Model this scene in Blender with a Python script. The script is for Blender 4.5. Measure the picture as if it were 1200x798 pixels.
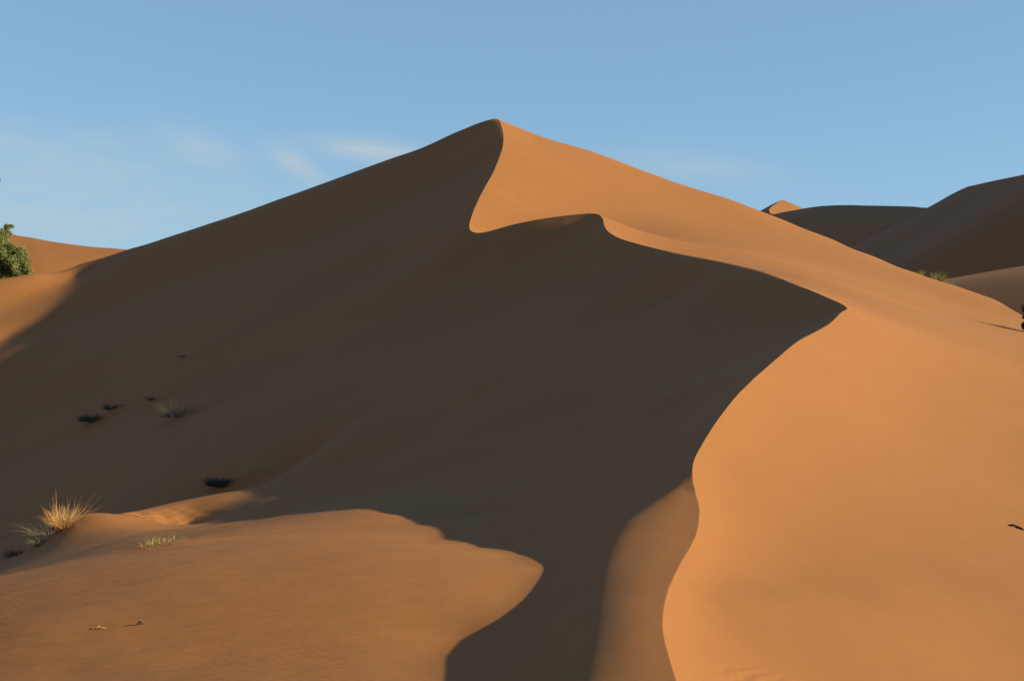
import bpy, bmesh, math, random
import numpy as np
from mathutils import Vector, Matrix

R = math.radians
for o in list(bpy.data.objects):
    bpy.data.objects.remove(o, do_unlink=True)
S = bpy.context.scene
COL = S.collection

# ------------------------------------------------------------------ camera
FPX = 1333.0            # focal length in photo pixels (1200 px wide)
HOR = 330.0             # horizon row
cam_d = bpy.data.cameras.new('camera')
cam_d.sensor_width = 36.0
cam_d.lens = 36.0 * FPX / 1200.0
cam_d.clip_start = 0.1
cam_d.clip_end = 20000
cam = bpy.data.objects.new('camera', cam_d)
COL.objects.link(cam)
cam.location = (0, 0, 0)
cam.rotation_euler = (R(90) , 0, 0)
cam_d.shift_y = -(399.0 - HOR) / 1200.0   # level camera, frame shifted (verticals stay vertical)
S.camera = cam

# ------------------------------------------------------------------ sun + sky
SUN_PHI = R(-6.0)       # plan angle of the sun from +x towards +y
SUN_EL = R(18.82)
sd = Vector((math.cos(SUN_PHI) * math.cos(SUN_EL), math.sin(SUN_PHI) * math.cos(SUN_EL), math.sin(SUN_EL)))
sun_d = bpy.data.lights.new('sun', 'SUN')
sun_d.energy = 5.0
sun_d.angle = R(0.53)
sun_d.color = (1.0, 0.91, 0.50)
sun = bpy.data.objects.new('sun', sun_d)
COL.objects.link(sun)
sun.location = (60, -10, 60)
sun.rotation_euler = sd.to_track_quat('Z', 'Y').to_euler()

W = bpy.data.worlds.new('World')
S.world = W
W.use_nodes = True
nt = W.node_tree
nt.nodes.clear()
def N(tree, typ, **kw):
    n = tree.nodes.new(typ)
    for k, v in kw.items():
        setattr(n, k, v)
    return n
out = N(nt, 'ShaderNodeOutputWorld')
bg = N(nt, 'ShaderNodeBackground')
bg.inputs['Strength'].default_value = 0.0905
sky = N(nt, 'ShaderNodeTexSky', sky_type='NISHITA')
sky.sun_disc = False
sky.sun_elevation = SUN_EL
sky.sun_rotation = math.pi / 2 - SUN_PHI
sky.air_density = 0.7
sky.dust_density = 0.2
sky.ozone_density = 1.8
sky.altitude = 700
# thin wisps of cirrus, drawn in sky directions
tc = N(nt, 'ShaderNodeTexCoord')
sep = N(nt, 'ShaderNodeSeparateXYZ')
nt.links.new(tc.outputs['Generated'], sep.inputs[0])
def M(tree, op, a, b=None, c=None, clamp=False):
    n = N(tree, 'ShaderNodeMath', operation=op)
    n.use_clamp = clamp
    for i, v in enumerate((a, b, c)):
        if v is None: continue
        if isinstance(v, (int, float)): n.inputs[i].default_value = v
        else: tree.links.new(v, n.inputs[i])
    return n.outputs[0]
# directions: azimuth (right of the view axis) and elevation, both as slopes
az_ = M(nt, 'DIVIDE', sep.outputs[0], M(nt, 'MAXIMUM', sep.outputs[1], 0.05))
el_ = M(nt, 'DIVIDE', sep.outputs[2], M(nt, 'MAXIMUM', sep.outputs[1], 0.05))
comb = N(nt, 'ShaderNodeCombineXYZ')
nt.links.new(az_, comb.inputs[0]); nt.links.new(el_, comb.inputs[1])
def sky_noise(scale, detail, stretch, off):
    mp = N(nt, 'ShaderNodeMapping')
    mp.inputs['Scale'].default_value = (1, stretch, 1); mp.inputs['Location'].default_value = off
    mp.inputs['Rotation'].default_value = (0, 0, R(12))
    n = N(nt, 'ShaderNodeTexNoise'); n.inputs['Scale'].default_value = scale; n.inputs['Detail'].default_value = detail
    n.inputs['Distortion'].default_value = .5
    nt.links.new(comb.outputs[0], mp.inputs[0]); nt.links.new(mp.outputs[0], n.inputs['Vector'])
    return n.outputs['Fac']
def bank(px, py, wx, wy, tilt, amt):
    """a soft bank of cirrus round one direction of the sky"""
    a0, e0 = (px-600)/FPX, (HOR-py)/FPX
    dx_ = M(nt, 'SUBTRACT', az_, a0); dy_ = M(nt, 'SUBTRACT', M(nt, 'SUBTRACT', el_, e0), M(nt, 'MULTIPLY', dx_, tilt))
    q = M(nt, 'ADD', M(nt, 'POWER', M(nt, 'ABSOLUTE', M(nt, 'MULTIPLY', dx_, FPX/wx)), 2), M(nt, 'POWER', M(nt, 'ABSOLUTE', M(nt, 'MULTIPLY', dy_, FPX/wy)), 2))
    return M(nt, 'MULTIPLY', M(nt, 'EXPONENT', M(nt, 'MULTIPLY', q, -1)), amt)
soft = sky_noise(8, 7, 4.5, (1.3, .2, 0)); fine = sky_noise(15, 10, 5.0, (4.3, 2.2, 0))
banks = None
for bargs in ((20,165,170,24,-.05,.75),(80,252,270,42,-.02,1.1),(232,174,48,20,-.3,1.3),(350,195,34,15,-.5,1.3),(435,176,60,13,-.12,1.9),(812,196,90,16,-.08,.9),(60,205,160,26,0,.5)):
    bb = bank(*bargs); banks = bb if banks is None else M(nt, 'ADD', banks, bb)
tex_ = M(nt, 'ADD', M(nt, 'MULTIPLY', soft, .8), M(nt, 'MULTIPLY', fine, .6))
tex_ = M(nt, 'SUBTRACT', tex_, .32, clamp=True)
cf = M(nt, 'MULTIPLY', M(nt, 'MULTIPLY', banks, tex_), 1.5, clamp=True)
# thin veil over the whole sky so that it does not stop at the frame
mix = N(nt, 'ShaderNodeMixRGB')
mix.inputs['Color2'].default_value = (2.15, 2.80, 3.25, 1)
gam = N(nt, 'ShaderNodeGamma'); gam.inputs['Gamma'].default_value = .31; nt.links.new(sky.outputs[0], gam.inputs['Color'])
tint = N(nt, 'ShaderNodeMixRGB', blend_type='MULTIPLY'); tint.inputs['Fac'].default_value = 1
tint.inputs['Color2'].default_value = (1.06, 1.63, 2.09, 1)
nt.links.new(gam.outputs[0], tint.inputs['Color1'])
nt.links.new(cf, mix.inputs['Fac'])
nt.links.new(tint.outputs[0], mix.inputs['Color1'])
nt.links.new(mix.outputs[0], bg.inputs['Color'])
nt.links.new(bg.outputs[0], out.inputs['Surface'])

S.view_settings.view_transform = 'Standard'
S.view_settings.look = 'None'
S.view_settings.exposure = 1.14
S.view_settings.gamma = 1.0
S.render.engine = 'CYCLES'
S.cycles.max_bounces = 6

# ------------------------------------------------------------------ helpers
def tag(o, label=None, cat=None, group=None, kind=None):
    if label: o['label'] = label
    if cat: o['category'] = cat
    if group: o['group'] = group
    if kind: o['kind'] = kind
    return o

def mesh_obj(name, verts, faces, mat=None, parent=None, smooth=True):
    me = bpy.data.meshes.new(name)
    verts = np.asarray(verts, dtype=np.float32)
    faces = np.asarray(faces, dtype=np.int32)
    k = faces.shape[1]
    me.vertices.add(len(verts)); me.vertices.foreach_set('co', verts.ravel())
    me.loops.add(faces.size); me.loops.foreach_set('vertex_index', faces.ravel())
    me.polygons.add(len(faces))
    me.polygons.foreach_set('loop_start', np.arange(0, faces.size, k, dtype=np.int32))
    me.polygons.foreach_set('loop_total', np.full(len(faces), k, dtype=np.int32))
    if smooth:
        me.polygons.foreach_set('use_smooth', np.ones(len(faces), dtype=bool))
    me.update(calc_edges=True)
    me.validate()
    if mat: me.materials.append(mat)
    o = bpy.data.objects.new(name, me)
    COL.objects.link(o)
    if parent: o.parent = parent
    return o

# ------------------------------------------------------------------ dune surface
def P(px, py, d):                     # sight line through a photo pixel, at distance d along y
    return ((px - 600.0) / FPX * d, d, (HOR - py) / FPX * d)

# crest line of the great dune, from the photographer's feet to the summit: (px, py, distance)
CREST = [(793,798,8.0),(784,769,8.6),(777.6,743,9.2),(777,721,9.8),(782,695.7,10.6),(798.5,659,12.0),(812,635,13.0),(818,618,13.7),(819.4,593,14.7),
 (815,577,15.3),(811.4,553,16.2),(814,538,17.0),(821,524,17.9),(839.6,494,20.0),(868,458.6,23.2),(907,423,27.6),(935.5,399.5,31.0),
 (957,388,33.4),(973,378.5,35.3),(986,365.7,37.8),(992.6,360.5,39.2),(965.6,347,42.3),(935.5,334.5,45.5),(890,317.6,50.5),(845,307,56.0),(789,295.8,63),
 (750.6,286.7,68),(725.6,279,71.5),(713,271.6,74),(708,264,76.2),(706,256,78.3),(700.5,251.0,79.6),(690.5,250.3,80.3),(663,252.8,81.2),
 (635,256.6,82),(605,262.4,82.9),(580,269,83.8),(562.7,273.4,84.5),(553,271.5,85.3),(550,266,86.5),(554,250,90),(562.7,230,94.5),
 (570,216.5,98),(577.7,202.7,101.5),(585,185,106),(589,172.6,109.3),(590,160,113),(588,149,117),(582.7,139.5,122)]
C3 = [P(*c) for c in CREST]
pre = [(0.2,-30,-2.2),(0.5,-10,-2.0),(0.9,0,-2.05),(1.05,4,-2.45)]
post = [(-2.0,127,16.2),(-3.0,135,12.5),(-4,150,7),(-5,180,4),(-6,240,-4)]
CR = np.array(pre + C3 + post, dtype=float)
def catmull(p, n=4):
    p = np.vstack([2*p[0]-p[1], p, 2*p[-1]-p[-2]])
    o = []
    for i in range(1, len(p)-2):
        d0 = max(np.linalg.norm(p[i]-p[i-1]),1e-6)**.5; d1 = max(np.linalg.norm(p[i+1]-p[i]),1e-6)**.5; d2 = max(np.linalg.norm(p[i+2]-p[i+1]),1e-6)**.5
        m1 = (p[i+1]-p[i]) + d1*((p[i]-p[i-1])/d0 - (p[i+1]-p[i-1])/(d0+d1))
        m2 = (p[i+1]-p[i]) + d1*((p[i+2]-p[i+1])/d2 - (p[i+2]-p[i])/(d1+d2))
        for k in range(n):
            t = k/n
            o.append((2*t**3-3*t**2+1)*p[i] + (t**3-2*t**2+t)*m1 + (-2*t**3+3*t**2)*p[i+1] + (t**3-t**2)*m2)
    o.append(p[-2])
    return np.array(o)
CRF = catmull(CR, 5)

# soft edge (terminator) on the near lee side: where the slope passes the sun angle
TERM = [(672,880,6.9),(678,836,7.65),(683,798,8.45),(690,740,9.8),(700,690,11.3),(713,640,12.9),(727,603,14.25),(765,588,15.0),(790,575,15.6)]
def crest_at(y): return np.interp(y, CRF[:,1], CRF[:,0]), np.interp(y, CRF[:,1], CRF[:,2])
T3 = []
for px_, py_, g_ in TERM:
    bd = None
    for d_ in np.linspace(g_*.85, g_*1.15, 1500):
        x_, y_, z_ = P(px_, py_, d_); xc_, zc_ = crest_at(y_)
        e_ = abs(z_-(zc_-.155*(xc_-x_)))
        if bd is None or e_ < bd[0]: bd = (e_, d_)
    print('term', px_, py_, g_, round(bd[1], 2), round(bd[0], 3))
    T3.append(P(px_, py_, bd[1]))
T3 = np.array(T3)

te = math.tan(SUN_EL)
sx, sy = math.cos(SUN_PHI), math.sin(SUN_PHI)
def sheet_depth(px, py, line, guess, lo=.6, hi=1.6):
    """distance at which the sight line meets the shadow cast by a 3-D line"""
    best = None
    prev = None
    for d in np.linspace(guess*lo, guess*hi, 400):
        x, y, z = P(px, py, d)
        f = None
        for a, b in zip(line[:-1], line[1:]):
            # solve (x,y)+s*(sx,sy) = a+u*(b-a)
            ex, ey = b[0]-a[0], b[1]-a[1]
            det = -sx*ey + sy*ex
            if abs(det) < 1e-9: continue
            rx, ry = a[0]-x, a[1]-y
            s = (-rx*ey + ry*ex)/det
            u = (sx*ry - sy*rx)/det
            if s > 0 and 0 <= u <= 1:
                h = a[2]+u*(b[2]-a[2]) - s*te
                f = h if f is None else max(f, h)
        if f is None: prev = None; continue
        g = z - f
        if prev is not None and prev[1]*g <= 0:
            dd = prev[0] + (d-prev[0])*abs(prev[1])/(abs(prev[1])+abs(g)+1e-12)
            if best is None or abs(dd-guess) < abs(best-guess): best = dd
        prev = (d, g)
    return best
CASTER = [c for c in CRF if c[1] > 16.1]
CASTER = np.array(list(T3) + list(CASTER))

# --- windward (lit) surface control points
Wp = [(850,798,8.6),(1000,798,9.6),(1200,798,10.9),(820,740,9.7),(900,740,10.4),(1050,740,11.5),(1200,740,12.6),(860,690,11.3),(920,690,11.9),(1050,690,13.1),(1200,690,14.4),
 (880,640,13.7),(900,600,15.7),(1050,600,18),(1200,600,20.4),(880,550,17.6),(900,500,21.2),(960,500,22.9),(1050,500,26.5),(1200,500,30.3),
 (1000,430,31.6),(1050,430,34),(1100,430,36.5),(1200,430,42),(1050,370,47),(1150,390,54),(1020,350,51),(1050,340,78),(1100,370,66),
 (1000,350,50),(950,320,66),(900,300,80),(840,290,79),(1000,330,76),(960,300,95),(1040,320,93),(800,270,97),(600,240,98),
 (1100,350,84),(1150,365,80),
 (600,147.6,122),(625.4,157.4,122),(650.4,166.2,122),(675.5,173.2,122),(700.6,181.4,122),(725.6,191.2,121.7),(750.6,200.6,121.3),(780,211.3,120.5),(820,224.5,119.5),(860,236,118),(890,248,116.7),(920,259,115),(950,271.5,113),(980,283,111),(1030,303.5,106),(1077,321.5,100),(1135,341,94),(1192,359.6,88),(920,262.5,112),(950,275,109.5),(980,287,107),(1030,307.5,101)]
WSOFT = Wp.index((600,147.6,122))
W3 = [P(*p) for p in Wp]
WS = [(14.0 if Wp[i][2] > 60 else 50.0) if i < WSOFT else .15 for i in range(len(Wp))]
for yy in (97, 101, 105, 109, 113, 117):
    xc_, zc_ = np.interp(yy, CRF[:,1], CRF[:,0]), np.interp(yy, CRF[:,1], CRF[:,2])
    for D_ in (2.5, 6, 10, 15, 20):
        if D_ > 10 and yy < 106: continue
        W3.append((xc_+D_, yy, zc_-.33*D_))
W3 += [P(860,242,114), P(1077,326,94)]
W3 += [(3,129,13.4),(11,134,7.0),(25,132,1.5),(34,124,-2.5),(39,112,-4.5),(43,97,-5),(50,80,-6),(50,60,-6),(40,40,-5.5),(30,25,-5.6),(20,12,-5.0),(14,4,-4.4),(6,4,-3.3),(3,2,-2.7),(3,-8,-2.5),(12,-10,-3.6),
       (30,-10,-5),(60,20,-7),(70,80,-8),(60,120,-8),(40,140,-6),(20,150,-2),(5,150,7),(5,180,0),(40,180,-8)]
# --- lee (shaded) surface control points
Lp = [
 (250,622,26),(250,618,31),(250,615.3,36),(300,613,28),(300,610,32),(200,630,26),(200,625,31),(200,620,37),(150,641,25),(150,632,31),(150,622,36),(340,607,27),
 (700,570,19.0),(600,600,20),(690,590,17.5),(740,580,17.2),(770,570,17.3),(475,590,26),(500,560,38.5),(450,580,34),(440,560,43.5),(500,520,45),(450,540,45.5),(350,540,51),(350,500,58),(300,540,54),(450,500,50.5),(330,590,38),
 (550,400,60),(550,350,72),(550,310,81),(550,450,50),(550,500,42.5),(550,550,35),(550,580,29),(550,610,23),
 (700,300,69),(700,350,60),(700,400,50.5),(700,450,42),(700,500,33.5),(700,545,24.5),(800,350,56),(800,400,45.5),(800,450,35),(800,500,25.2),(780,540,19.3),
 (630,300,77),(630,340,70),(850,350,49),(900,350,46.5),(850,400,41),(850,440,31),(900,380,40.5),
 (400,400,72),(400,300,93),(400,250,109),(400,350,82),(400,450,62),(400,500,52.5),(400,550,47),(400,575,42),
 (500,400,67.5),(500,480,51.5),(500,460,55),(500,440,59),(500,420,63),(400,480,57),(400,520,49.5),(600,460,46.5),(600,440,50),(600,420,54),(600,400,58.5),(600,380,63.5),(550,475,48.5),(550,425,56.5),(450,480,54),(500,300,88),(500,220,109),(530,180,117),(560,165,119),(560,150,121.5),(540,250,95),(480,240,106),
 (250,350,99),(250,300,111),(250,400,86),(250,450,73),(250,500,62.5),(250,550,55),(100,590,58),(0,640,54),(0,622,58),(45,622,57),(-70,640,56),
 (100,330,113),(100,370,102),(100,420,91),(100,490,75),(100,550,62),(0,450,95),(0,500,85),(0,550,74),(0,600,62),
 (573,141.6,122),(555.4,147,122.3),(530,157.3,122.6),(493,174.3,123),(460,185.3,123.4),(417.6,201,123.8),(380,215,124.2),(325.6,234.3,124.8),(250,260.7,125.8),(200,277,126.6),(150,292,127.5),(100,307,127),(42,320.3,122.5),(0,327.3,120.5),(-80,334,119.5),(-200,341,119),
 (0,385,110),(0,412,105),(-100,385,111),(-100,420,104),(-200,400,108),
 # near left dune
 (0,685,24.5),(-80,720,23),(100,650,28.5),
 (330,576,43.4),(300,579.5,43.2),(250,586,43.0),(200,592.5,42.8),(150,600,41.5),
 (120,603.5,40),(95,605,39.0),(75,613,39.5),(40,640,39),(0,668,36.5),(60,658,30.5),(-60,690,34)]
SHADE0 = Lp.index((700,570,19.0)); SHADE1 = Lp.index((573,141.6,122)); SKYL1 = Lp.index((0,385,110))
def shade_depth(px, py, guess, margin=.012, line=None):
    """push a point back along its sight line until it lies inside the crest's shadow"""
    d = guess
    for k in range(120):
        x, y, z = P(px, py, d)
        h = sheet_height(x, y, line)
        if h is not None and z < h - margin*d: return d
        d *= 1.006
    return guess
def sheet_height(x, y, line):
    f = None
    for a, b in zip(line[:-1], line[1:]):
        ex, ey = b[0]-a[0], b[1]-a[1]
        det = -sx*ey + sy*ex
        if abs(det) < 1e-9: continue
        rx, ry = a[0]-x, a[1]-y
        s_ = (-rx*ey + ry*ex)/det; u = (sx*ry - sy*rx)/det
        if s_ > 0 and 0 <= u <= 1:
            h = a[2]+u*(b[2]-a[2]) - s_*te
            f = h if f is None else max(f, h)
    return f
L3 = []; LS = []
for i, p in enumerate(Lp):
    if SHADE0 <= i < SHADE1:
        d = shade_depth(p[0], p[1], p[2], .010 if p[2] > 20 else .006, CASTER)
        if abs(d-p[2]) > .02*p[2]: print('shade', p, round(d,1))
        L3.append(P(p[0], p[1], d)); LS.append(6.0)
    elif i >= SHADE1 and i < SKYL1:
        L3.append(P(*p)); LS.append(.5)
    else:
        L3.append(P(*p)); LS.append(.4 if i < SHADE0 else 2.0)
EDGE = [((526,880),8.1,0),((514,836),8.8,0),((513,798),9.5,0),((519,770),10.2,0),((537,751),10.8,0),((578,729),11.4,0),((620,697),12.2,0),((641,671),12.8,0),((635,658),13.2,0),((600,650),14.0,0),((560,642),16,0),((520,632),17.6,0),
        ((490,615),19.6,0),((465,603),21.6,0),((440,598.5),24,0),((380,599),27,0),((330,604),31,0),((290,609),34,0),((250,613),37,0),((325,579),41.2,0),((290,591.5),41.2,0),((250,605),41.2,0),((218,616),41.0,0),
        ((86,324),115,1),((84,336),112,1),((66,356),108,1),((33,382),104,1),((8,396),101,1),((18,405),98,1),((0,421),95,1),((-40,440),93,1)]
for (p, g, k) in EDGE:
    d = sheet_depth(p[0], p[1], CASTER, g)
    print('edge', p, 'guess', g, 'solved', None if d is None else round(d,2))
    if d is not None: L3.append(P(p[0], p[1], d)); LS.append(1.0)
# valley cross-sections between the soft edge and the shadow's far edge
E3 = []
for (p, g, k) in EDGE[:13]:
    d = sheet_depth(p[0], p[1], CASTER, g)
    if d is not None: E3.append(P(p[0], p[1], d))
E3 = np.array(sorted(E3, key=lambda q: q[1]))
T3s = np.array(list(T3) + [c for c in CRF if 16.1 < c[1] < 22])
T3k = T3s.copy()
for _ in range(1): T3s[1:-1] = (T3k[:-2]+2*T3k[1:-1]+T3k[2:])/4; T3k = T3s.copy()
for yy in np.arange(8.1, 19.6, .27):
    E = np.array([np.interp(yy, E3[:,1], E3[:,k]) for k in (0, 2)])
    ys = yy + (sy/sx)*(np.interp(yy, T3s[:,1], T3s[:,0]) - E[0])
    T = np.array([np.interp(ys, T3s[:,1], T3s[:,k]) for k in (0, 2)])
    if yy < E3[0,1]: E = np.array([T[0]-1.15, T[1]-1.15*te])
    L_ = T[0]-E[0]
    xc_, zc_ = crest_at(T_y := ys)
    if ys < 16:
        for u in (.0, .3, .6):
            L3.append((T[0]+(xc_-T[0])*u, ys, T[1]+(zc_-T[1])*(1-(1-u)**2.0))); LS.append(1.5)
    for u in (.15, .4, .65, .88):
        L3.append((T[0]+(E[0]-T[0])*u, ys+(yy-ys)*u, T[1]+(E[1]-T[1])*u - .055*L_*4*u*(1-u))); LS.append(1.3)
EL = np.array(sorted([P(p[0], p[1], sheet_depth(p[0], p[1], CASTER, g)) for (p, g, k) in EDGE[:19]], key=lambda q: q[1]))
for yy in (7.6,8.6,9.6,10.8,12,13.3,14.7,16.3,18.2,20.5,23,26):
    xe = np.interp(yy, EL[:,1], EL[:,0]); ze = np.interp(yy, EL[:,1], EL[:,2])
    for D_ in (.35,.8,1.5,2.4,3.6,5.2,7.2,9.5):
        x_ = xe-D_
        if x_ < -.56*yy-.5 or (yy > 19 and D_ > 2) or yy > 24: break
        L3.append((x_, yy, ze + np.interp(yy, [11, 15, 19, 23], [-.015, .09, .07, .0])*D_ - np.interp(yy, [12, 15, 18, 21, 25], [.013, .020, .024, .032, .044])*D_*D_)); LS.append(1.0 if D_ < 1 else 3.0)
# lit pocket on the far left flank: a little nearer than the critical distance
for p in ((33,348,117.5),(10,360,115.5),(0,385,110),(60,335,120.5),(-20,380,111.5),(-40,350,116.5),(-90,365,114)):
    L3.append(P(*p)); LS.append(2.0)
L3 += [(.8,7,-2.75),(.5,7,-2.83),(-.3,7,-3.2),(-1.5,7,-3.35),(.7,5,-2.58),(.4,5,-2.66),(-.5,5,-2.95),(-18,42,-10.6),(-21,38,-11.2),(-17,36,-9.4)]
for p in Lp[Lp.index((200,277,126.6)):SKYL1]:
    q = P(*p)
    L3.append((q[0]*1.025, q[1]+4, q[2]-1.0)); LS.append(1.0)
    L3.append((q[0]*1.06, q[1]+9, q[2]-3.0)); LS.append(1.0)
L3 += [(0,137,11.0),(-12,136,8.0),(-26,138,4),(-50,144,-4.0),(-75,140,-4.5),(-10,150,5),(-30,155,-4),(-60,160,-7),(-80,110,-8),(-10,175,-2),(-50,180,-9),
       (-60,90,-9.5),(-60,60,-11),(-45,45,-10.5),(-30,38,-10.8),(-27,28,-8.6),(-20,20,-6.3),(-10,53,-9.1),(-13.5,52,-10.3),(-18,49,-10.9),(-25,45,-12.3),
       (-12,10,-4.2),(-25,5,-4.5),(-15,-10,-3.5),(-4,4,-2.7),(-2,0,-2.2),(-4,-10,-2.3),(-40,-10,-5)]
NW = len(W3)
LS = LS + [4.0]*(len(L3)-len(LS))
# crest samples belong to both surfaces
cs = CRF[::2]
tan = np.gradient(CRF, axis=0)[::2]
tn = tan[:, :2] / np.linalg.norm(tan[:, :2], axis=1)[:, None]
right = np.stack([tn[:, 1], -tn[:, 0]], 1)          # pointing to the windward side
for c, r in zip(cs, right):
    W3.append(tuple(c)); L3.append(tuple(c))
    rad = max(abs(c[1]), 6.0)
    if c[1] < 15.3: dl, sl = 0, 0
    else: dl, sl = rad*np.interp(c[1], [15.3, 20], [.008, .014]), np.interp(c[1], [15.3, 20], [.30, .60])
    if dl and c[1] < 124: L3.append((c[0]-r[0]*dl, c[1]-r[1]*dl, c[2]-sl*dl))
    if 0 < c[1] < 124:
        dw = rad*.02
        W3.append((c[0]+r[0]*dw, c[1]+r[1]*dw, c[2]-(.54 if c[1] < 40 else .38)*dw))

class TPS:
    def __init__(s, pts, lam=1e-4, soft=None):
        p = np.array(pts, float); wt = np.ones(len(p)) if soft is None else np.array(soft, float)
        # drop near duplicates
        keep = []
        for i in range(len(p)):
            if all(np.hypot(*(p[i,:2]-p[j,:2])) > .012*max(6,abs(p[i,1])) *.35 for j in keep): keep.append(i)
        p = p[keep]; wt = wt[keep]
        s.p = p[:, :2]; n = len(p)
        d = np.hypot(p[:,None,0]-p[None,:,0], p[:,None,1]-p[None,:,1])
        K = np.where(d > 0, d*d*np.log(d+1e-12), 0)
        A = np.zeros((n+3, n+3)); A[:n,:n] = K + np.diag(lam*wt*np.maximum(6,abs(p[:,1]))**2)
        A[:n,n] = 1; A[:n,n+1:] = s.p; A[n,:n] = 1; A[n+1:,:n] = s.p.T
        b = np.zeros(n+3); b[:n] = p[:,2]
        s.w = np.linalg.solve(A, b)
    def __call__(s, x, y):
        o = np.empty(len(x))
        n = len(s.p)
        for i in range(0, len(x), 20000):
            xx = x[i:i+20000, None]; yy = y[i:i+20000, None]
            d2 = (xx-s.p[None,:,0])**2 + (yy-s.p[None,:,1])**2
            o[i:i+20000] = (0.5*d2*np.log(d2+1e-20)) @ s.w[:n] + s.w[n] + xx[:,0]*s.w[n+1] + yy[:,0]*s.w[n+2]
        return o
LAM = 2e-4
WS = WS + [30.0]*(NW-len(WS)) + [1.0]*(len(W3)-NW)
LS = LS + [1.0]*(len(L3)-len(LS))
TW = TPS(W3, LAM, WS); TL = TPS(L3, LAM, LS)
print('controls', len(TW.p), len(TL.p))

CL = np.vstack([[CRF[0,0]-.5, -400, 0], CRF, [CRF[-1,0]-8, 4000, 0]])[:, :2]
def signed(x, y):
    """signed plan distance to the crest line, + on the windward side"""
    best = np.full(len(x), 1e9); sg = np.ones(len(x))
    for a, b in zip(CL[:-1], CL[1:]):
        e = b-a; l2 = e@e
        if l2 < 1e-10: continue
        t = np.clip(((x-a[0])*e[0]+(y-a[1])*e[1])/l2, 0, 1)
        qx = x-a[0]-t*e[0]; qy = y-a[1]-t*e[1]
        d = qx*qx+qy*qy
        c = e[1]*qx - e[0]*qy
        m = d < best-1e-12
        best = np.where(m, d, best); sg = np.where(m, np.where(c >= 0, 1, -1), sg)
    return np.sqrt(best)*sg
# the line is a curve x(y) except in its bends; side by even-odd crossing is robust
def side(x, y):
    cnt = np.zeros(len(x), int)
    for a, b in zip(CL[:-1], CL[1:]):
        lo, hi = (a, b) if a[1] < b[1] else (b, a)
        if hi[1] == lo[1]: continue
        m = (y >= lo[1]) & (y < hi[1])
        xc = lo[0] + (y-lo[1])*(hi[0]-lo[0])/(hi[1]-lo[1])
        cnt += (m & (xc < x)).astype(int)
    return np.where(cnt % 2 == 1, 1.0, -1.0)

def base_h(x, y):
    r = np.hypot(x, y)
    return (-9.0 + 1.8*np.sin(x/31+.6)*np.cos(y/43+1.1) + 1.2*np.sin((x+y)/19) + 3*np.sin(x/140+2)*np.sin(y/170)) - 6*np.clip((r-300)/900, 0, 1)
def smooth(t): t = np.clip(t, 0, 1); return t*t*(3-2*t)

MOUNDS = []
FOLD = []
def hit(px, py, dmin=7.0, dmax=200.0):
    d = np.linspace(dmin, dmax, 9000)
    x, y, z = (px-600)/FPX*d, d, (HOR-py)/FPX*d
    h = height(x, y)
    k = np.argmax(h >= z) if (h >= z).any() else len(d)-1
    return (float(x[k]), float(y[k]), float(h[k]))
def height(x, y, sgn=None, dist=None):
    s = side(x, y) if sgn is None else sgn
    core = (np.abs(x) < 110) & (y > -45) & (y < 235)
    z = base_h(x, y)
    i = np.where(core)[0]
    xi, yi = x[i], y[i]
    w = TW(xi, yi); l = TL(xi, yi)
    zi = np.where(s[i] > 0, w, l)
    if dist is not None:      # rounded brink: the lee side starts gently below the crest
        t = np.where(s[i] < 0, np.abs(dist[i]), 0)
        win1 = smooth((yi-41)/5)*(1-smooth((yi-60)/12)); win2 = smooth((yi-108)/6)*(1-smooth((yi-124)/6))
        zi = zi + .36*t*np.exp(-t/.75)*win1 + .30*t*np.exp(-t/1.7)*win2
    for mx, my, mh, ml, mw, ma in MOUNDS:
        u = (xi-mx)*math.cos(ma)+(yi-my)*math.sin(ma); v = -(xi-mx)*math.sin(ma)+(yi-my)*math.cos(ma)
        zi = zi + mh*np.exp(-(np.where(u > 0, u/ml, u/(.45*ml)))**2-(v/mw)**2)
    if len(FOLD):
        bd = np.full(len(xi), 1e9)
        for a_, b_ in zip(FOLD[:-1], FOLD[1:]):
            e_ = b_-a_; t_ = np.clip(((xi-a_[0])*e_[0]+(yi-a_[1])*e_[1])/(e_@e_), 0, 1)
            bd = np.minimum(bd, np.hypot(xi-a_[0]-t_*e_[0], yi-a_[1]-t_*e_[1]))
        zi = zi + .24*np.exp(-(bd/1.3)**2)*(s[i] < 0)
    # trampled, wind-scoured sand round the big tuft
    g = np.exp(-((xi+12.9)/1.9)**2-((yi-41.0)/1.4)**2)
    zi = zi + g*.05*(np.sin(xi*5.1+1.3*np.sin(yi*4))*np.sin(yi*6.3+xi*1.7)+.6*np.sin(xi*11+yi*3.1)*np.sin(yi*13.0-xi*2))
    f = (1-smooth((yi-150)/60)) * (1-smooth((np.abs(xi)-np.where(xi < 0, 72, 55))/38)) * smooth((yi+38)/25)
    z[i] = z[i]*(1-f) + zi*f
    return z

FOLD_ = [np.array(hit(*p)[:2]) for p in ((395,566),(480,548),(560,529),(640,509),(720,488),(790,470))]
TUFT = hit(72, 622)
SPOTS = {}
for k_, (px_, py_) in dict(a=(106,497), b=(132,483), c=(205,492), d=(180,471), e=(257,574), f=(215,420), g=(192,641)).items():
    SPOTS[k_] = hit(px_, py_, 12)
MOUNDS += [(TUFT[0]+.7, TUFT[1]+.2, .16, 1.8, 1.2, .0)]
for k_, hh_, ll_ in (('a',.22,2.4),('b',.16,2.4),('c',.22,3.4),('d',.14,3.0),('e',.25,1.8),('f',.15,2.6)):
    x_, y_, z_ = SPOTS[k_]
    MOUNDS.append((x_+.3, y_, hh_, ll_, .45, .35))
MOUNDS.append((SPOTS['g'][0], SPOTS['g'][1], .07, 1.6, .28, .2))
FOLD += FOLD_
print('TUFT', TUFT, SPOTS)
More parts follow.
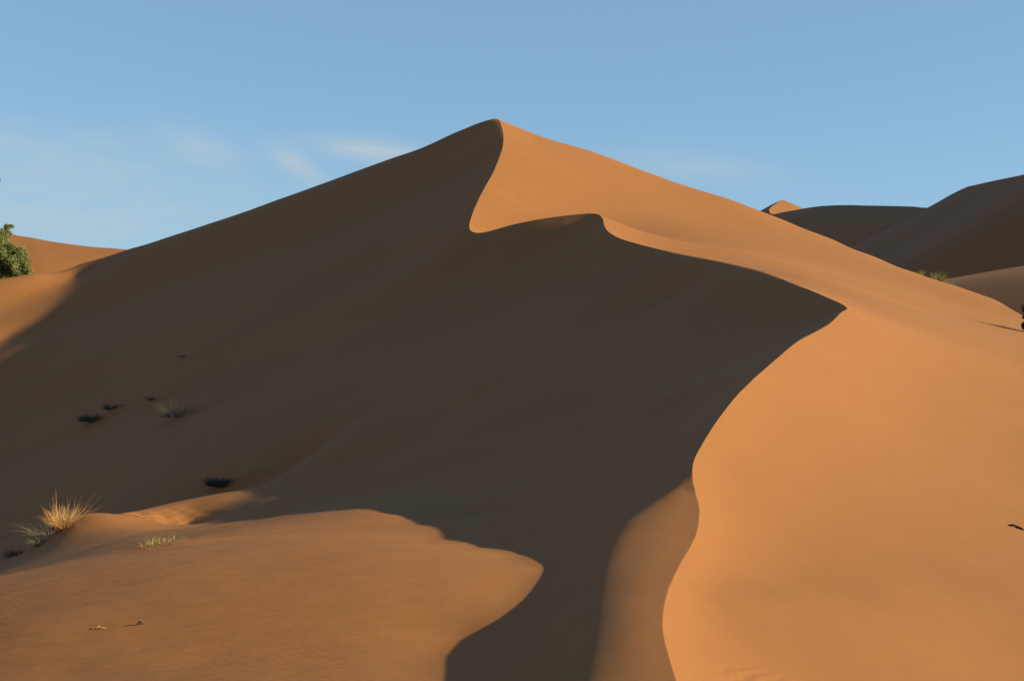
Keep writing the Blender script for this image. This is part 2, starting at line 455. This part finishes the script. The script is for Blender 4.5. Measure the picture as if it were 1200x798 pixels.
def polar(az, rr):
    A, Q = np.meshgrid(az, rr)          # rows: range
    return A, Q
FINE = True
na = 1000 if FINE else 500
azf = np.linspace(R(-26.5), R(26.5), na)
azl = R(-26.5) - (np.linspace(0, 1, 70)[1:]**1.3)*R(153.5)
azr = R(26.5) + (np.linspace(0, 1, 70)[1:]**1.3)*R(153.5)
az = np.concatenate([azl[::-1], azf, azr])
nr = 760 if FINE else 400
rr = np.concatenate([[.02,.5,1,1.6,2.2,2.8,3.4,4,4.5,5,5.4], np.exp(np.linspace(math.log(5.8), math.log(150), nr)), np.exp(np.linspace(math.log(150), math.log(9000), 70))[1:]])
A, Q = np.meshgrid(az, rr)
X = (Q*np.sin(A)); Y = (Q*np.cos(A))
sh = X.shape
sg = signed(X.ravel(), Y.ravel()).reshape(sh)
sdist = np.abs(sg)*side(X.ravel(), Y.ravel()).reshape(sh)
# snap the grid on to the crest so that the edge is clean
mv = np.full(sh, 1.0); dx = np.zeros(sh); dy = np.zeros(sh)
def edge_snap(sa, sb):
    D0 = sdist[sa]; D1 = sdist[sb]
    cr = (D0*D1 < 0)
    t = np.where(cr, D0/(D0-D1+1e-15), 9)
    ex = X[sb]-X[sa]; ey = Y[sb]-Y[sa]
    # towards b from a
    m = cr & (t <= .5) & (t < mv[sa])
    mv[sa][m] = t[m]; dx[sa][m] = (ex*t)[m]; dy[sa][m] = (ey*t)[m]
    t2 = 1-t
    m = cr & (t > .5) & (t2 < mv[sb])
    mv[sb][m] = t2[m]; dx[sb][m] = (-ex*t2)[m]; dy[sb][m] = (-ey*t2)[m]
edge_snap((slice(None), slice(0,-1)), (slice(None), slice(1,None)))
edge_snap((slice(0,-1), slice(None)), (slice(1,None), slice(None)))
snapped = mv < 1.0
X += dx; Y += dy
D = sdist.copy(); D[snapped] = 0
sgn = np.where(sdist > 0, 1.0, -1.0)
Z = height(X.ravel(), Y.ravel(), sgn.ravel(), np.where(snapped, 0, sdist).ravel()).reshape(sh)
# on the crest itself use the mean of both surfaces
ii = np.where(snapped.ravel() & (Y.ravel() > -30) & (Y.ravel() < 145))[0]
Z.ravel()[ii] = .5*(TW(X.ravel()[ii], Y.ravel()[ii]) + TL(X.ravel()[ii], Y.ravel()[ii]))
V = np.stack([X.ravel(), Y.ravel(), Z.ravel()], 1)
nx = sh[1]
idx = np.arange(sh[0]*sh[1]).reshape(sh)
a = idx[:-1,:-1].ravel(); b = idx[:-1,1:].ravel(); c = idx[1:,1:].ravel(); d = idx[1:,:-1].ravel()
Df = D.ravel()
# choose the diagonal that runs along the crest
use_bd = ((Df[b] == 0) & (Df[d] == 0)) | ((Df[a]*Df[c] < 0) & ~((Df[a] == 0) & (Df[c] == 0)))
T1 = np.where(use_bd[:,None], np.stack([a,b,d],1), np.stack([a,b,c],1))
T2 = np.where(use_bd[:,None], np.stack([b,c,d],1), np.stack([a,c,d],1))
F = np.vstack([T1, T2])[:, ::-1]

# ------------------------------------------------------------------ sand material
def sand_material(name, base, dark, ripple=1.0):
    m = bpy.data.materials.new(name); m.use_nodes = True
    t = m.node_tree; t.nodes.clear()
    o = N(t, 'ShaderNodeOutputMaterial'); bs = N(t, 'ShaderNodeBsdfPrincipled')
    t.links.new(bs.outputs[0], o.inputs[0])
    bs.inputs['Roughness'].default_value = .85
    bs.inputs['Specular IOR Level'].default_value = .15
    tc = N(t, 'ShaderNodeTexCoord')
    n1 = N(t, 'ShaderNodeTexNoise'); n1.inputs['Scale'].default_value = .09; n1.inputs['Detail'].default_value = 4
    t.links.new(tc.outputs['Object'], n1.inputs['Vector'])
    n2 = N(t, 'ShaderNodeTexNoise'); n2.inputs['Scale'].default_value = 220; n2.inputs['Detail'].default_value = 3
    t.links.new(tc.outputs['Object'], n2.inputs['Vector'])
    mx = N(t, 'ShaderNodeMixRGB'); mx.inputs['Color1'].default_value = (*base, 1); mx.inputs['Color2'].default_value = (*dark, 1)
    f = M(t, 'ADD', M(t, 'MULTIPLY', n1.outputs['Fac'], .9), M(t, 'MULTIPLY', n2.outputs['Fac'], .25))
    f = M(t, 'SUBTRACT', f, .15, clamp=True)
    t.links.new(f, mx.inputs['Fac'])
    t.links.new(mx.outputs[0], bs.inputs['Base Color'])
    if ripple:
        wv = N(t, 'ShaderNodeTexWave', wave_type='BANDS', bands_direction='X')
        wv.inputs['Scale'].default_value = 3.6; wv.inputs['Distortion'].default_value = 6.0
        wv.inputs['Detail'].default_value = 2; wv.inputs['Detail Scale'].default_value = .55
        mp = N(t, 'ShaderNodeMapping'); mp.inputs['Rotation'].default_value = (0, 0, R(-38)); 
        t.links.new(tc.outputs['Object'], mp.inputs[0]); t.links.new(mp.outputs[0], wv.inputs['Vector'])
        nm = N(t, 'ShaderNodeTexNoise'); nm.inputs['Scale'].default_value = .35; nm.inputs['Detail'].default_value = 2
        t.links.new(tc.outputs['Object'], nm.inputs['Vector'])
        rm = N(t, 'ShaderNodeMapRange'); rm.inputs['From Min'].default_value = .45; rm.inputs['From Max'].default_value = .7
        t.links.new(nm.outputs['Fac'], rm.inputs['Value'])
        hh = M(t, 'MULTIPLY', wv.outputs['Fac'], rm.outputs[0])
        # where the wind has left marks: long low streaks on the near left dune, a patch of ripples on the right
        sp = N(t, 'ShaderNodeSeparateXYZ'); t.links.new(tc.outputs['Object'], sp.inputs[0])
        ms = N(t, 'ShaderNodeMapping'); ms.inputs['Scale'].default_value = (.55, 3.4, 1); ms.inputs['Rotation'].default_value = (0, 0, R(-7))
        ns = N(t, 'ShaderNodeTexNoise'); ns.inputs['Scale'].default_value = 1.0; ns.inputs['Detail'].default_value = 4; ns.inputs['Roughness'].default_value = .55
        t.links.new(tc.outputs['Object'], ms.inputs[0]); t.links.new(ms.outputs[0], ns.inputs['Vector'])
        def ramp(v, a0, a1):
            r_ = N(t, 'ShaderNodeMapRange', interpolation_type='SMOOTHSTEP'); r_.inputs['From Min'].default_value = a0; r_.inputs['From Max'].default_value = a1
            t.links.new(v, r_.inputs['Value']); return r_.outputs[0]
        left = M(t, 'MULTIPLY', ramp(sp.outputs[0], .2, -1.8), ramp(sp.outputs[1], 40, 20))
        streak = M(t, 'MULTIPLY', M(t, 'MULTIPLY', ns.outputs['Fac'], left), .055)
        w2 = N(t, 'ShaderNodeTexWave', wave_type='BANDS', bands_direction='X')
        w2.inputs['Scale'].default_value = 2.4; w2.inputs['Distortion'].default_value = 5; w2.inputs['Detail'].default_value = 3; w2.inputs['Detail Scale'].default_value = 1.2
        m2 = N(t, 'ShaderNodeMapping'); m2.inputs['Rotation'].default_value = (0, 0, R(35))
        t.links.new(tc.outputs['Object'], m2.inputs[0]); t.links.new(m2.outputs[0], w2.inputs['Vector'])
        patch = M(t, 'MULTIPLY', M(t, 'MULTIPLY', ramp(sp.outputs[0], 1.45, 2.0), ramp(sp.outputs[0], 4.2, 2.8)), ramp(sp.outputs[1], 9.6, 8.6))
        rip2 = M(t, 'MULTIPLY', M(t, 'MULTIPLY', w2.outputs['Fac'], patch), .011)
        hh = M(t, 'ADD', M(t, 'MULTIPLY', hh, .0007*ripple), M(t, 'MULTIPLY', n2.outputs['Fac'], .0012))
        hh = M(t, 'ADD', hh, M(t, 'ADD', streak, rip2))
        lo = N(t, 'ShaderNodeTexNoise'); lo.inputs['Scale'].default_value = .6; lo.inputs['Detail'].default_value = 3
        t.links.new(tc.outputs['Object'], lo.inputs['Vector'])
        hh = M(t, 'ADD', hh, M(t, 'MULTIPLY', lo.outputs['Fac'], .035))
        bp = N(t, 'ShaderNodeBump'); bp.inputs['Distance'].default_value = 1.0; bp.inputs['Strength'].default_value = 1.0
        t.links.new(hh, bp.inputs['Height']); t.links.new(bp.outputs[0], bs.inputs['Normal'])
    return m
SAND = sand_material('orange_sand', (.262,.101,.035), (.216,.081,.0275), 1.0)
main = mesh_obj('sand_dunes', V, F, SAND)
tag(main, 'great orange sand dune with a sharp winding crest, sunlit right flank and shaded left flank', None, kind='structure')
main.data.set_sharp_from_angle(angle=R(24))

# ------------------------------------------------------------------ far dunes (each lofted along its own crest)
def loft_dune(name, ridge, left, right, label, seed=0, across=(1.0, 0.0), n=160, amp=.25):
    """ridge: (px,py,distance); left/right: profile (run, drop) pairs measured from the crest"""
    r = catmull(np.array([P(*p) for p in ridge], float), 12)
    t = np.linspace(0, 1, len(r)); q = np.linspace(0, 1, n)
    r = np.stack([np.interp(q, t, r[:, k]) for k in range(3)], 1)
    def prof(p, m):
        p = np.array([(0, 0)] + p, float)
        u = np.concatenate([[0], np.cumsum(np.diff(p[:, 0]))])
        uu = np.concatenate([np.linspace(0, 1, m)**1.6])*u[-1]
        # smooth interpolation of the profile
        zz = np.interp(uu, u, p[:, 1])
        for _ in range(3): zz[1:-1] = (zz[:-2]+2*zz[1:-1]+zz[2:])/4
        return uu, zz
    lu, lz = prof(left, 60); ru, rz = prof(right, 60)
    off = np.concatenate([-lu[::-1], ru[1:]]); dz = np.concatenate([lz[::-1], rz[1:]])
    ax = np.array(across)/np.hypot(*across)
    rows = []
    rng = np.random.RandomState(seed); ph = rng.rand(6)*6.28; L = abs(off).max()
    for i, c in enumerate(r):
        x = c[0]+off*ax[0]; y = c[1]+off*ax[1]
        w = np.clip(abs(off)/(.25*L), 0, 1)
        z = c[2]-dz + amp*w*(np.sin(x/L*9+ph[0]+y/L*4)+.6*np.sin(y/L*13+ph[1])+.4*np.sin(x/L*21-y/L*9+ph[2]))
        rows.append(np.stack([x, y, z], 1))
    V = np.vstack(rows); m = len(off); ix = np.arange(n*m).reshape(n, m)
    F = np.stack([ix[:-1,:-1].ravel(), ix[:-1,1:].ravel(), ix[1:,1:].ravel(), ix[1:,:-1].ravel()], 1)
    o = mesh_obj(name, V, F, SAND_FAR)
    # face up
    if o.data.polygons[0].normal.z < 0: o.data.flip_normals()
    o.data.set_sharp_from_angle(angle=R(28))
    tag(o, label, None, kind='structure')
    return o
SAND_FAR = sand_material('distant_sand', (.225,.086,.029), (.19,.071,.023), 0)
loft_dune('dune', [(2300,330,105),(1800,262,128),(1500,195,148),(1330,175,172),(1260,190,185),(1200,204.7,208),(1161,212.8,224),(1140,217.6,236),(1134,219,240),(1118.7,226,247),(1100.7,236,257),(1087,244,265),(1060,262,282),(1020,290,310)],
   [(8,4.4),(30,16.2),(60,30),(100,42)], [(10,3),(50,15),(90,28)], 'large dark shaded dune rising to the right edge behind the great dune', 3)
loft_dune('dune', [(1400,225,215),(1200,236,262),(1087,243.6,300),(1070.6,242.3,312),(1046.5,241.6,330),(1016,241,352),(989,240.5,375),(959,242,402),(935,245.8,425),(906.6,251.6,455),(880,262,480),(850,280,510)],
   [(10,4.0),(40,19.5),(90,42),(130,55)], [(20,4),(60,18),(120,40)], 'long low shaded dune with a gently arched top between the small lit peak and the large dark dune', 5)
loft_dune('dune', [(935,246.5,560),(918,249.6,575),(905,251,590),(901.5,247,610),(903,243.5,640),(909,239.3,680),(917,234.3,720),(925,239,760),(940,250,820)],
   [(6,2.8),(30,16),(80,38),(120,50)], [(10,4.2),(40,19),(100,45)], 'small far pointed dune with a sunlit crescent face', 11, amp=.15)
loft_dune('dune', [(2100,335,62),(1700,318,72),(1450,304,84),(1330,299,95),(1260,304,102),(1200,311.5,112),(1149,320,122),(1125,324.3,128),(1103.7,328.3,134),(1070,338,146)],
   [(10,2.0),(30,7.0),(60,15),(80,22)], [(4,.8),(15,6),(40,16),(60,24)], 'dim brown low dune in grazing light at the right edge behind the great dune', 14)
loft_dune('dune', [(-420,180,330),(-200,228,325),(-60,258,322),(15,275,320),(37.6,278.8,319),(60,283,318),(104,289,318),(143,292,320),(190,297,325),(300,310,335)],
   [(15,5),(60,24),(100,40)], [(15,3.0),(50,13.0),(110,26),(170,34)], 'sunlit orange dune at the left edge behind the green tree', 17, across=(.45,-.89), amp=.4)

# ------------------------------------------------------------------ plants
def plain_material(name, c1, c2, rough=.8, scale=6.0, trans=0.0):
    m = bpy.data.materials.new(name); m.use_nodes = True
    t = m.node_tree; bs = t.nodes['Principled BSDF']
    bs.inputs['Roughness'].default_value = rough; bs.inputs['Specular IOR Level'].default_value = .2
    tc = N(t, 'ShaderNodeTexCoord'); n = N(t, 'ShaderNodeTexNoise'); n.inputs['Scale'].default_value = scale; n.inputs['Detail'].default_value = 3
    t.links.new(tc.outputs['Object'], n.inputs['Vector'])
    r = N(t, 'ShaderNodeValToRGB'); r.color_ramp.elements[0].position = .35; r.color_ramp.elements[1].position = .65
    r.color_ramp.elements[0].color = (*c1, 1); r.color_ramp.elements[1].color = (*c2, 1)
    t.links.new(n.outputs['Fac'], r.inputs['Fac']); t.links.new(r.outputs[0], bs.inputs['Base Color'])
    if trans:
        tr = N(t, 'ShaderNodeBsdfTranslucent'); mx = N(t, 'ShaderNodeMixShader'); mx.inputs[0].default_value = trans
        t.links.new(r.outputs[0], tr.inputs['Color']); t.links.new(bs.outputs[0], mx.inputs[1]); t.links.new(tr.outputs[0], mx.inputs[2])
        t.links.new(mx.outputs[0], t.nodes['Material Output'].inputs['Surface'])
    return m
STRAW = plain_material('dry_straw', (.40,.20,.085), (.64,.36,.17), .7, 14, .15)
GREY = plain_material('grey_dead_stalk', (.12,.095,.07), (.25,.20,.15), .8, 9, .1)
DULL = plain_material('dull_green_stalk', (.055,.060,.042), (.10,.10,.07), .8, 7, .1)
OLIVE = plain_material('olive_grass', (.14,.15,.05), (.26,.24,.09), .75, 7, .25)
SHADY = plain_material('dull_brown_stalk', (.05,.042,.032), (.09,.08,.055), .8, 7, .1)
LEAF = plain_material('tree_leaf', (.075,.088,.03), (.18,.18,.07), .6, 1.3, .2)
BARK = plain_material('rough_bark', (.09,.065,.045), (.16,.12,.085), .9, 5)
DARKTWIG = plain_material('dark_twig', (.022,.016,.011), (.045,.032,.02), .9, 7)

def blades(n, rad, h, seed, width=.012, lean=.5, droop=.4, bias=(0, 0), seg=4, hvar=.5):
    """thin tapering three-sided stalks rising from a round base; returns verts, quads"""
    rnd = random.Random(seed); V = []; F = []
    for _ in range(n):
        a = rnd.uniform(0, 2*math.pi); r = rad*math.sqrt(rnd.random())
        x0, y0 = r*math.cos(a), r*math.sin(a)
        L = h*(1-hvar*rnd.random())
        a2 = a+rnd.gauss(0, .6); ln = lean*(.25+r/rad*.9)*rnd.uniform(.4, 1.3)
        dirx, diry = math.cos(a2)*ln+bias[0], math.sin(a2)*ln+bias[1]
        dr = droop*rnd.uniform(.1, 1.2)
        base = len(V); w = width*rnd.uniform(.6, 1.3)
        for k in range(seg+1):
            t = k/seg
            px = x0+dirx*L*(t+dr*t*t); py = y0+diry*L*(t+dr*t*t); pz = L*(t-dr*.55*t*t*math.hypot(dirx, diry)*1.3)-.03
            ww = w*(1-.85*t)
            for q in range(3):
                b = a2+q*2.094
                V.append((px+ww*.5*math.cos(b), py+ww*.5*math.sin(b), pz))
        for k in range(seg):
            for q in range(3):
                F.append((base+k*3+q, base+k*3+(q+1)%3, base+(k+1)*3+(q+1)%3, base+(k+1)*3+q))
    return V, F
def empty(name, loc, label, cat, group=None, rz=0):
    o = bpy.data.objects.new(name, None); COL.objects.link(o); o.location = loc; o.rotation_euler = (0, 0, rz)
    o.empty_display_size = .2
    return tag(o, label, cat, group)
def part(name, vf, mat, parent, loc=(0, 0, 0)):
    o = mesh_obj(name, vf[0], vf[1], mat, parent)
    o.location = loc
    o['kind'] = 'stuff'      # hair-thin stalks, too many and too small to pick apart
    return o
# big tuft of dry grass on the end of the near ridge
def ground(x, y): return float(height(np.array([x]), np.array([y]))[0])
tz = ground(TUFT[0], TUFT[1])
tuft = empty('grass_tuft', (TUFT[0], TUFT[1], tz-.03), 'large straw-coloured grass tuft glowing in the sun on the end of the near ridge', 'grass tuft')
part('blades', blades(480, .34, .84, 1, .015, .75, .75, (.03, 0), hvar=.7), STRAW, tuft, (.02, 0, .08))
part('long_stems', blades(24, .3, 1.3, 2, .014, .55, .12, (.22, 0)), STRAW, tuft, (.05, 0, .05))
part('dead_stalks', blades(70, .4, .7, 3, .016, 1.1, .7, (-.6, -.35)), GREY, tuft, (-.5, -.35, -.02))
part('low_runners', blades(60, .3, .9, 4, .014, .6, .5, (.9, -.15)), STRAW, tuft, (.35, -.1, .05))
def small_tuft(name, p, label, cat, mat, n, rad, h, seed, group=None, second=None, **kw):
    z = ground(p[0], p[1])
    t = empty(name, (p[0], p[1], z), label, cat, group)
    if group and 'shade' in group: t.scale = (1.15, .6, .82)
    part('stalks', blades(n, rad, h, seed, **kw), mat, t)
    if second: part('low_stalks', blades(second[0], rad*1.2, h*.6, seed+50, width=kw.get('width', .012), lean=1.0, droop=.7), second[1], t)
    return t
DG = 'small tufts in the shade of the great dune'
q = hit(30, 650)
small_tuft('grass_tuft', hit(48, 636, 30), 'grey withered tuft in shadow just left of and below the large straw tuft', 'grass tuft', GREY, 110, .4, .45, 21, None, (120, SHADY), width=.014, lean=.9, droop=.6)
small_tuft('grass_tuft', hit(20, 650, 29), 'dark low tuft in shadow at the left edge of the near ridge', 'grass tuft', SHADY, 180, .5, .34, 22, None, (120, DARKTWIG), width=.016, lean=.9, droop=.6)
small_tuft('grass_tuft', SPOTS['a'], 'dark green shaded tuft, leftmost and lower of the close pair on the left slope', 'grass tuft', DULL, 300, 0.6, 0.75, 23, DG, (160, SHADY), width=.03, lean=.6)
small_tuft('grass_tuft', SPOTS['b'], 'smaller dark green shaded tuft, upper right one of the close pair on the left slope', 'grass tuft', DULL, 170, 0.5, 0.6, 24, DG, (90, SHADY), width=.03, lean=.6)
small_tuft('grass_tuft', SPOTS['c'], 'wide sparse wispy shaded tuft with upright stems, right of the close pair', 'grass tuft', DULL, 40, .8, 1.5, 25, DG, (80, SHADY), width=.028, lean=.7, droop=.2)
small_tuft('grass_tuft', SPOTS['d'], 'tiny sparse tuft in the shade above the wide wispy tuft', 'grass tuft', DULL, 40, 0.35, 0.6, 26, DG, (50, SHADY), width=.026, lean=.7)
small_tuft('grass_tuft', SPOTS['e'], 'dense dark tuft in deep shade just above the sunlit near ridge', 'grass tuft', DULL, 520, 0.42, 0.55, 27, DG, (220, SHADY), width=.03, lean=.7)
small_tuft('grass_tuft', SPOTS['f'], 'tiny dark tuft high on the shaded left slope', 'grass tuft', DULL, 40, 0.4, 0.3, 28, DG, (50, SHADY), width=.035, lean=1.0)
small_tuft('low_plant', SPOTS['g'], 'low pale green creeping plant on the sunlit near dune, below the near ridge', 'plant', OLIVE, 90, .28, .13, 31, None, (60, STRAW), width=.012, lean=1.2, droop=.5, bias=(.4, 0))
# grasses on the right skyline
SKG = 'yellow-green grasses on the right skyline of the great dune'
for px_, d_, n_, h_, sd_, lab in ((1079,99,30,.55,41,'thin yellow stems on the right skyline, leftmost of the three grass clumps'),
        (1099,98,90,1.05,42,'tallest yellow-green grass clump on the right skyline, the middle of three'),
        (1114,97.5,70,.6,43,'low yellow-green grass clump on the right skyline, rightmost of three')):
    x_ = (px_-600)/FPX*d_
    small_tuft('grass_tuft', (x_, d_, 0), lab, 'grass tuft', OLIVE, n_, .5 if n_ > 50 else .25, h_, sd_, SKG, (n_//2, STRAW), width=.045, lean=.5)
# twigs lying on the sand
def twig(name, p, pts, rad, label, mat=DARKTWIG):
    V = []; F = []
    for pl in pts:
        b = len(V)
        for i, (x, y, z, w) in enumerate(pl):
            for k in range(6):
                a = k*math.pi/3
                V.append((x, y+rad*w*math.cos(a), z+rad*w*math.sin(a)))
        for i in range(len(pl)-1):
            for k in range(6):
                F.append((b+i*6+k, b+i*6+(k+1)%6, b+(i+1)*6+(k+1)%6, b+(i+1)*6+k))
    o = mesh_obj(name, V, F, mat); o.location = (p[0], p[1], ground(p[0], p[1])+rad*.4)
    return tag(o, label, 'twig')
twig('twig', hit(1190, 618), [[(-.10,.05,.02,.6),(-.04,.01,.03,1.2),(.03,-.03,.01,1.0),(.10,-.05,-.015,.5)],[(-.01,-.02,.0,.6),(.05,-.09,-.01,.8),(.12,-.12,-.03,.4)]], .016, 'short dark twig half buried in the sunlit sand near the right edge')
twig('twig', hit(116, 737), [[(-.06,0,0,.5),(-.02,.01,.01,1),(.03,0,.01,.9),(.09,.01,.0,.4)],[(-.02,0,.01,.6),(.0,.03,.03,.3)]], .008, 'small pale twig on the near dune at the lower left', STRAW)
twig('twig', hit(163.5, 732), [[(-.03,0,0,.6),(.0,.0,.03,1),(.03,.01,.0,.5)]], .012, 'tiny dark twig right of the pale twig at the lower left')

# ---- trees
def tube(V, F, a, b, r0, r1, n=7, bend=0.0, rnd=None):
    a = Vector(a); b = Vector(b); seg = 5
    off = Vector((rnd.uniform(-1, 1), rnd.uniform(-1, 1), 0))*bend*(b-a).length if rnd else Vector()
    base = len(V)
    d = (b-a).normalized(); u = d.orthogonal().normalized(); v = d.cross(u)
    for k in range(seg+1):
        t = k/seg; c = a.lerp(b, t)+off*math.sin(math.pi*t); r = r0+(r1-r0)*t
        for q in range(n):
            an = 2*math.pi*q/n
            V.append(tuple(c+u*r*math.cos(an)+v*r*math.sin(an)))
    for k in range(seg):
        for q in range(n):
            F.append((base+k*n+q, base+k*n+(q+1)%n, base+(k+1)*n+(q+1)%n, base+(k+1)*n+q))
def tree(name, base, clumps, label, cat, leafmat, leaf, dens, seed, trunk_r=.22, barkmat=BARK):
    rnd = random.Random(seed)
    root = empty(name, base, label, cat)
    b = Vector(base); V = []; F = []
    fork = Vector((0, 0, 0)); cc = [Vector(c[:3])-b for c in clumps]
    mean = sum(cc, Vector())/len(cc)
    fork = Vector((mean.x*.3, mean.y*.3, mean.z*.35))
    tube(V, F, (0, 0, -.3), fork, trunk_r, trunk_r*.7, 8, .06, rnd)
    LV = []; LF = []
    for c, cl in zip(cc, clumps):
        r = cl[3]
        tube(V, F, fork, c, trunk_r*.45, trunk_r*.10, 6, .08, rnd)
        nb = max(3, int(r*4))
        for _ in range(nb):
            dv = Vector((rnd.gauss(0, 1), rnd.gauss(0, 1), rnd.gauss(0, .8))).normalized()*r*rnd.uniform(.5, 1.0)
            tube(V, F, c-dv*.1, c+dv, trunk_r*.10, trunk_r*.03, 4, .1, rnd)
            # leafy spray along every branchlet
            m = int(dens*r*r/nb*10)
            for _k in range(m):
                t = rnd.random()**.7
                p = c+dv*t+Vector((rnd.gauss(0, 1), rnd.gauss(0, 1), rnd.gauss(0, 1)))*r*.17
                u = Vector((rnd.gauss(0, 1), rnd.gauss(0, 1), rnd.gauss(0, 1))).normalized()
                w = u.orthogonal().normalized(); s_ = leaf*rnd.uniform(.6, 1.4); k = len(LV)
                LV += [tuple(p-u*s_), tuple(p+w*s_*.35), tuple(p+u*s_), tuple(p-w*s_*.35)]
                LF.append((k, k+1, k+2, k+3))
    o = mesh_obj('trunk', V, F, barkmat, root)
    o2 = mesh_obj('crown', LV, LF, leafmat, root, smooth=False)
    return root
def PC(px, py, d, r): return (*P(px, py, d), r*d/FPX)
tb = (-69, 148, ground(-69, 148))
tree('desert_tree', tb, [PC(-12,300,147,26),PC(14,308,146,17),PC(31,306,147,10),PC(33,318,147,9),PC(24,298,147,9),PC(3,287,147,13),PC(14,294,147,11),PC(16,318,147,14),PC(2,312,147,16),PC(4,296,147,18),PC(0,276,148,11),PC(9,266,148,6),PC(-40,285,148,34),PC(-60,250,149,36),PC(-48,222,149,26),PC(-14,213,149,9),PC(-4,211,149,4.5),PC(-90,290,148,36),PC(8,325,147,20),PC(-30,325,147,26),PC(24,325,147,12)],
     'bushy green tree at the left edge, rising behind the shoulder of the great dune', 'tree', LEAF, .14, 200, 5, .28)
rb = hit(1216, 392)
rb = (rb[0], rb[1], ground(rb[0], rb[1]))
k_ = rb[1]
tree('dark_shrub', rb, [PC(1212,376,k_,12),PC(1222,366,k_,13),PC(1232,380,k_,13),PC(1200,383,k_,7),PC(1202,363,k_,6),PC(1203,373,k_,7),PC(1240,368,k_,13)],
     'nearly black spiky shrub at the right edge on the sunlit flank', 'shrub', DARKTWIG, .13, 150, 9, .07, DARKTWIG)
